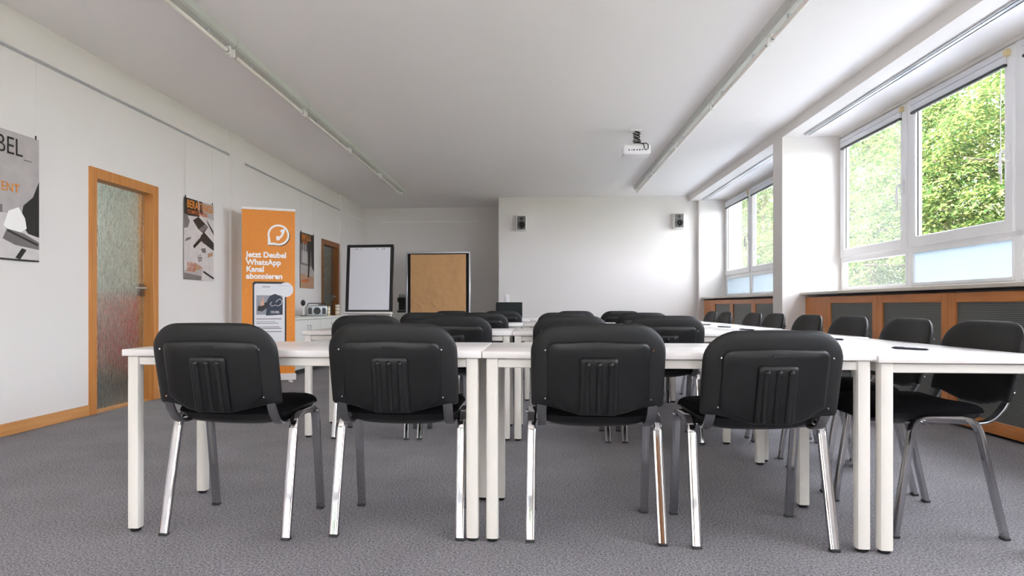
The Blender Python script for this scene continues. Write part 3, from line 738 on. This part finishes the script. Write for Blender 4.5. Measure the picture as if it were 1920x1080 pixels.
# ------------------------------------------------------------------ posters on the left wall (local x along the wall, y up, z out)
ink = lambda n, c: mat('ink_' + n, c, .45, noise=(9, .22) if 'gr' in n or n in ('pale', 'tan', 'black') else None)
K, G1, G2, G3, W_ = ink('black', (34, 32, 32)), ink('grey', (116, 110, 108)), ink('light_grey', (176, 170, 168)), ink('pale', (206, 200, 198)), ink('white', (246, 243, 241))
OR, DOR, NAVY, SKIN, TAN = ink('orange', (224, 138, 40)), ink('dark_orange', (196, 104, 44)), ink('navy', (36, 46, 66)), ink('skin', (206, 160, 138)), ink('tan', (176, 140, 112))
def poster(label, y0, y1, z0, z1, base, polys, words, hang=2.62, tilt=0):
    W, H = y1 - y0, z1 - z0
    t = thing('wall_poster', label, 'poster', (XL + .012, y0, z0), rot=(PI / 2, 0, PI / 2 - .012), group='posters on the left wall')
    obj('sheet', box(B(), 0, W, 0, H, -.0015, .001), base, t)
    if polys: flat_print('printed_picture', t, [([(a * W, b * H) for a, b in p], m) for p, m in polys])
    for text, x, y, s, m, sx, bold in words: lettering(text, t, x * W, y * H, s, m, sx=sx, bold=bold, z=.0045)
    for x in (.03, W - .03):
        obj('hanging_wire', tube(B(), [(x, H, 0), (x, hang - z0, 0)], .0018, n=5), M_alu, t)
        obj('hook', box(B(), x - .004, x + .004, H - .006, H + .022, -.003, .004), M_black, t)
poster('large grey poster at the left edge with thin dark lettering and a writing hand', 3.78, 4.50, 1.19, 2.065, G2, [
    ([(0, 0), (1, 0), (1, .30), (.6, .36), (0, .34)], G3), ([(0, .34), (.55, .36), (.55, .42), (0, .42)], G1),
    ([(1, .66), (1, .20), (.86, .22), (.76, .30), (.80, .44), (.92, .52)], K), ([(.56, .26), (.62, .38), (.74, .42), (.82, .34), (.84, .26), (.72, .20)], W_),
    ([(.55, .16), (.60, .24), (.80, .22), (1, .16), (1, .10), (.70, .12)], G1), ([(.60, .22), (.98, .13), (.99, .145), (.61, .235)], K),
    ([(.70, .02), (.78, .10), (.84, .09), (.76, .01)], K), ([(0, 0), (1, 0), (1, .012), (0, .012)], K),
    ([(.80, .80), (.90, .80), (.90, .805), (.80, .805)], K)],
    [('DEUBEL', .06, .82, .17, K, .88, -.0005), ('KOMPETENT', .07, .53, .085, OR, 1.0, .0)])
poster('tall grey desk-photo poster with orange BERATUNGS heading right of the glass door', 6.49, 7.10, 1.15, 1.985, G3, [
    ([(0, .78), (.5, .80), (.44, 1), (0, 1)], K), ([(.5, .84), (.62, .84), (.60, 1), (.48, 1)], NAVY), ([(.62, .82), (1, .80), (1, 1), (.62, 1)], G2),
    ([(0, .62), (.12, .64), (.18, .72), (.10, .80), (0, .80)], G1), ([(.28, .74), (.46, .80), (.80, .70), (.64, .60), (.46, .64)], K),
    ([(.46, .64), (.62, .62), (.80, .70), (.70, .73)], G1), ([(.72, .80), (.98, .66), (1, .60), (.78, .74)], K),
    ([(.56, .58), (.66, .62), (1, .50), (1, .40), (.62, .48), (.50, .52)], K), ([(.28, .42), (.52, .54), (.56, .50), (.32, .39)], K),
    ([(.03, .46), (.20, .50), (.22, .53), (.06, .50)], G1), ([(.54, .40), (.70, .42), (.72, .36), (.60, .35)], G1),
    ([(.42, .30), (.56, .34), (.58, .26), (.46, .22)], G2), ([(.44, .27), (.60, .28), (.60, .29), (.44, .28)], K), ([(.46, .24), (.58, .25), (.58, .26), (.46, .25)], K),
    ([(0, .0), (.56, .0), (.60, .14), (.30, .20), (0, .10)], G2), ([(.3, .10), (.62, .16), (.36, .21)], TAN),
    ([(0, 0), (.55, 0), (.57, .05), (0, .08)], G1), ([(.62, .10), (1, .02), (1, .045), (.63, .125)], K), ([(.78, .30), (.96, .33), (.94, .38), (.78, .35)], TAN)],
    [('BERATUNGS', .08, .885, .112, OR, .86, .002), ('KOMPETENZEN', .10, .815, .058, DOR, .98, .001), ('KANZ', .09, .16, .062, DOR, 1.0, .001), ('DEUB', .09, .10, .062, DOR, 1.0, .001)])
poster('dark city-photo poster with walking legs between the banner and the far door', 9.84, 10.44, 1.15, 2.0, G1, [
    ([(0, .80), (1, .80), (1, 1), (0, 1)], K), ([(0, .0), (1, 0), (1, .22), (0, .26)], TAN), ([(0, .26), (1, .22), (1, .40), (0, .42)], G2),
    ([(.08, .46), (.52, .44), (.50, .66), (.10, .68)], G2), ([(.20, .46), (.24, .46), (.24, .84), (.20, .84)], G3), ([(.34, .46), (.37, .46), (.37, .84), (.34, .84)], G3),
    ([(.46, .86), (.74, .86), (.72, .56), (.62, .20), (.52, .20), (.56, .54)], K), ([(.70, .84), (1, .82), (1, .32), (.84, .38), (.80, .60)], K),
    ([(.1, .10), (.6, .12), (.6, .17), (.1, .15)], DOR)],
    [('ERFOLG', .07, .875, .12, OR, .92, .002), ('KANZLEI', .10, .81, .07, DOR, .9, .001)])

# ------------------------------------------------------------------ roll-up banner
bl, br = Vector((-3.337, 7.338, 0)), Vector((-2.817, 7.614, 0)); u = (br - bl); BW = u.length; ang = math.atan2(u.y, u.x)
t = thing('rollup_banner', 'tall orange roll-up banner with white speech bubble logo and phone picture', 'banner', tuple(bl), rot=(PI / 2, 0, ang))
def banner_mat():
    m = bpy.data.materials.new('orange_banner'); m.use_nodes = True; nt = m.node_tree; b = nt.nodes['Principled BSDF']
    tc = nt.nodes.new('ShaderNodeTexCoord'); v = nt.nodes.new('ShaderNodeTexVoronoi'); v.feature = 'DISTANCE_TO_EDGE'; v.inputs['Scale'].default_value = 34
    nt.links.new(tc.outputs['Object'], v.inputs['Vector']); cr = nt.nodes.new('ShaderNodeValToRGB')
    cr.color_ramp.elements[0].position = .02; cr.color_ramp.elements[0].color = (*lin((232, 147, 50)), 1)
    cr.color_ramp.elements[1].position = .07; cr.color_ramp.elements[1].color = (*lin((228, 138, 36)), 1)
    nt.links.new(v.outputs['Distance'], cr.inputs['Fac']); nt.links.new(cr.outputs[0], b.inputs['Base Color']); b.inputs['Roughness'].default_value = .5
    return m
BT = 1.985
obj('fabric_sheet', bx(0, BW, .09, BT, -.001, .001), banner_mat(), t)
obj('top_rail', box(B(), -.004, BW + .004, BT - .004, BT + .024, -.012, .010, bev=.003), M_white, t)
obj('base_cassette', box(B(), -.01, BW + .01, .012, .09, -.045, .04, bev=.01), M_white, t)
for x in (.06, BW - .06): obj('foot', box(B(), x - .02, x + .02, 0, .014, -.16, .14, bev=.004), M_white, t)
obj('pole', tube(B(), [(BW / 2, .09, -.03), (BW / 2, BT, -.014)], .014, n=8), M_alu, t)
# speech bubble with handset; px -> banner units: x/101*BW, (712-y)/322*2.0
def q(px, py): return ((px - 450) / 101 * BW, BT + .02 - (py - 384 - (px - 450) * .05) / 322 * 1.98)
cx, cy = q(519, 437); R, rr = .122, .100
ringp = []
N = 40
bubble_o = [(cx + R * math.cos(a), cy + R * 1.0 * math.sin(a)) for a in [2 * PI * i / N for i in range(N)]]
tail = [(cx - R * .98, cy - R * .98), (cx - R * .98, cy - R * .1), (cx - R * .25, cy - R * .96)]
dk = ink('shadow_brown', (70, 44, 20)); BO = ink('banner_orange', (228, 140, 40))
sh_ = [(x + .010, y - .008) for x, y in bubble_o]
flat_print('bubble_logo', t, [(sh_, dk), ([(x + .006, y - .006) for x, y in tail], dk), (tail, W_), (bubble_o, W_),
    ([(cx - R * .72, cy - R * .74), (cx - R * .76, cy - R * .3), (cx - R * .36, cy - R * .74)], BO),
    ([(cx + rr * math.cos(2 * PI * i / N), cy + rr * math.sin(2 * PI * i / N)) for i in range(N)], BO)])
c0x, c0y, HR = cx - .030, cy + .036, .080           # handset: a fat arc with two swollen ends
arc = [-.46 * PI - .06 + (.56 * PI + .12) * k / 20 for k in range(21)]
def hw_(k): return .011 + .012 * (.5 - .5 * math.tanh((min(k, 20 - k) - 4.5) * 1.2)) * (1 if min(k, 20 - k) > 0 else .6)
flat_print('handset_logo', t, [([(c0x + (HR + hw_(k)) * math.cos(a), c0y + (HR + hw_(k)) * math.sin(a)) for k, a in enumerate(arc)]
    + [(c0x + (HR - hw_(k) * 1.3) * math.cos(a), c0y + (HR - hw_(k) * 1.3) * math.sin(a)) for k, a in list(enumerate(arc))[::-1]], W_)], z=.0032)
for s, y in (('Jetzt Deubel', 477), ('WhatsApp', 491), ('Kanal', 504), ('abonnieren', 517)):
    x, yy = q(458, y - 0); lettering(s, t, x, yy, .088, W_, bold=.0036, sx=.98, z=.003, space=1.02)
def rr_(a, b, r): (x0, y1), (x1, y0) = q(*a), q(*b); return rrect(x0, x1, y0, y1, [(r, r)] * 4)
def rc(a, b): (x0, y1), (x1, y0) = q(*a), q(*b); return [(x0, y0), (x1, y0), (x1, y1), (x0, y1)]
scr = ink('screen_white', (226, 226, 230)); PBG = ink('photo_grey', (148, 150, 160))
polys = [(rr_((470, 523), (534, 656), .03), K), (rr_((473, 527), (531, 653), .024), scr), (rc((477, 549), (527, 588)), PBG),
    ([q(495, 588), q(497, 560), q(503, 551), q(512, 548), q(522, 552), q(527, 558), q(527, 588)], NAVY),
    ([q(479, 578), q(480, 570), q(487, 566), q(498, 562), q(499, 572), q(488, 580)], K),
    ([q(484, 570), q(485, 561), q(488, 559), q(489, 553), q(491, 553), q(491, 560), q(492, 568)], SKIN)]
e = q(533, 541); polys.append(([(e[0] + .085 * math.cos(2 * PI * i / 28), e[1] + .085 * math.sin(2 * PI * i / 28)) for i in range(28)], scr))
for y in (594, 599, 602, 609, 612, 618): polys.append((rc((477, y), (477 + [48, 30, 42, 44, 26, 36][y % 6], y + 1)), G1))
polys += [(rc((488, 533), (503, 535)), G1), (rc((521, 530), (541, 531)), G1), (rc((518, 533), (545, 534)), G1)]
flat_print('phone_picture', t, polys, z=.0015)
bm = B()
pts = [q(x, y) for x, y in ((506, 563), (503, 567), (506, 571), (512, 569), (518, 571), (524, 568), (526, 562), (522, 558), (517, 560), (514, 564))]
tube(bm, [(x, y, .004) for x, y in pts], .005, n=6); obj('shirt_drawing', bm, W_, t)
x, yy = q(504, 584); lettering('DEUBEL', t, x, yy, .038, W_, sx=.75, z=.004)

# ------------------------------------------------------------------ outside: ground, slope, trees
struct('ground', bx(-12, 60, -30, 70, -.6, -.32), M_grass)
struct('ground_bounce', bx(XG + .10, 8.2, -12, 45, -.6, -.3), mat('bounce_pale', (128, 134, 145), .9, noise=(40, .15)))  # pale strip added to bounce sunlight through the windows onto the ceiling
struct('ground_bounce_rear', bx(-6, XG + .10, -9, YF - .2, -.6, -.3), mat('bounce_warm', (212, 206, 202), .9))  # unseen light ground added behind the camera, reflecting sun into the room
bm = B(); G = []
for i in range(15):
    rowv = []
    for j in range(40):
        x = 12.5 + i * .9; y = 7.5 + j * 1.5
        rowv.append(bm.verts.new((x, y, -.35 + 6.0 * (1 - math.cos(min(1, i / 12) * PI)) / 2 + .25 * math.sin(j * 1.7 + i))))
    G.append(rowv)
for i in range(14):
    for j in range(39): bm.faces.new((G[i][j], G[i + 1][j], G[i + 1][j + 1], G[i][j + 1]))
struct('hillside', bm, M_grass)
def tree(x, y, h, rx, seed, label, sprays=250, per=210):
    rg = np.random.default_rng(seed)
    t = thing('leafy_tree', label, 'tree', (x, y, -.3), 0, 'trees outside the windows')
    tr = B(); tube(tr, [(0, 0, 0), (.05, .03, h * .35), (-.04, .06, h * .7), (0, 0, h * .95)], .2, n=8)
    for k in range(7):
        a = k * 2.4; z = h * (.25 + .09 * k); tube(tr, [(0, 0, z), (math.cos(a) * rx * .4, math.sin(a) * rx * .4, z + .25), (math.cos(a) * rx * .8, math.sin(a) * rx * .8, z + .3)], .06, n=6)
    obj('trunk', tr, M_bark, t)
    n = sprays * per
    ph = rg.uniform(0, 2 * PI, sprays); zz = rg.uniform(.0, 1, sprays)
    env = np.sin(np.clip(zz * .92 + .08, 0, 1) * PI) ** .55
    rad = rx * env * rg.uniform(.55, 1.0, sprays) ** .6
    cx, cy, cz = rad * np.cos(ph), rad * np.sin(ph), .2 + zz * h
    sr = rg.uniform(.35, .75, sprays)
    a = rg.uniform(0, 2 * PI, n); r = np.sqrt(rg.uniform(0, 1, n)); k = np.repeat(np.arange(sprays), per)
    lx, ly = r * sr[k] * np.cos(a), r * sr[k] * np.sin(a)
    od = np.cos(ph[k]) * lx + np.sin(ph[k]) * ly
    lz = -.45 * od - .22 * r * r + rg.normal(0, .04, n)
    C = np.stack([cx[k] + lx, cy[k] + ly, cz[k] + lz], 1)
    d = np.stack([np.cos(a) + rg.normal(0, .35, n), np.sin(a) + rg.normal(0, .35, n), rg.normal(-.45, .25, n)], 1); d /= np.linalg.norm(d, axis=1)[:, None]
    up = rg.normal(0, .35, (n, 3)) + np.array([0, 0, 1.0]); s = np.cross(d, up); s /= np.linalg.norm(s, axis=1)[:, None]
    L = rg.uniform(.032, .060, n)[:, None]; Wd = L * .42
    V = np.stack([C - d * L, C + s * Wd, C + d * L, C - s * Wd], 1).reshape(-1, 3)
    me = bpy.data.meshes.new('foliage'); me.vertices.add(4 * n); me.vertices.foreach_set('co', V.astype(np.float32).ravel())
    me.loops.add(4 * n); me.loops.foreach_set('vertex_index', np.arange(4 * n, dtype=np.int32))
    me.polygons.add(n); me.polygons.foreach_set('loop_start', np.arange(0, 4 * n, 4, dtype=np.int32))
    me.update(calc_edges=True); me.materials.append(M_leaf)
    o = bpy.data.objects.new('foliage', me); COL.objects.link(o); o.parent = t; o['kind'] = 'stuff'
NEAR, FAR = 'near window', 'far window'
for i, (x, y, h, rx, where) in enumerate((
    (9.0, 12.4, 5.6, 2.1, 'at the right edge, cut off by the near window frame'),
    (8.9, 15.2, 5.4, 2.1, 'close behind the middle pane of the near window'), (9.3, 19.4, 6.0, 2.2, 'close behind the left pane of the near window'),
    (9.5, 23.4, 5.6, 2.1, 'hidden behind the column between the two windows'), (9.1, 27.4, 6.2, 2.2, 'close behind the right pane of the far window'),
    (9.4, 31.4, 6.2, 2.3, 'close behind the left pane of the far window'), (9.8, 35.6, 6.4, 2.3, 'past the left edge of the far window'),
    (12.3, 19.4, 7.6, 2.4, 'taller and farther back, in the middle pane of the near window'), (12.8, 23.6, 7.8, 2.4, 'taller and farther back, behind the near window mullion'),
    (12.3, 27.4, 7.8, 2.4, 'taller and farther back, in the left pane of the near window'), (12.6, 37.6, 8.0, 2.5, 'taller and farther back, in the right pane of the far window'),
    (12.8, 42.6, 8.0, 2.5, 'taller and farther back, in the left pane of the far window'))):
    tree(x, y, h, rx, 40 + i, 'leafy yellow green tree ' + where)
for i, (x, y, where) in enumerate(((-4.8, -8.4, 'left'), (-0.6, -8.8, 'middle'), (3.6, -8.6, 'right'))):
    src = bpy.data.objects['leafy_tree.%03d' % (1 + 2 * i)]
    dup(src, (x, y, -.3), .7 * i, 'leafy tree outside the rear wall behind the camera, %s of three' % where, 'trees behind the camera')
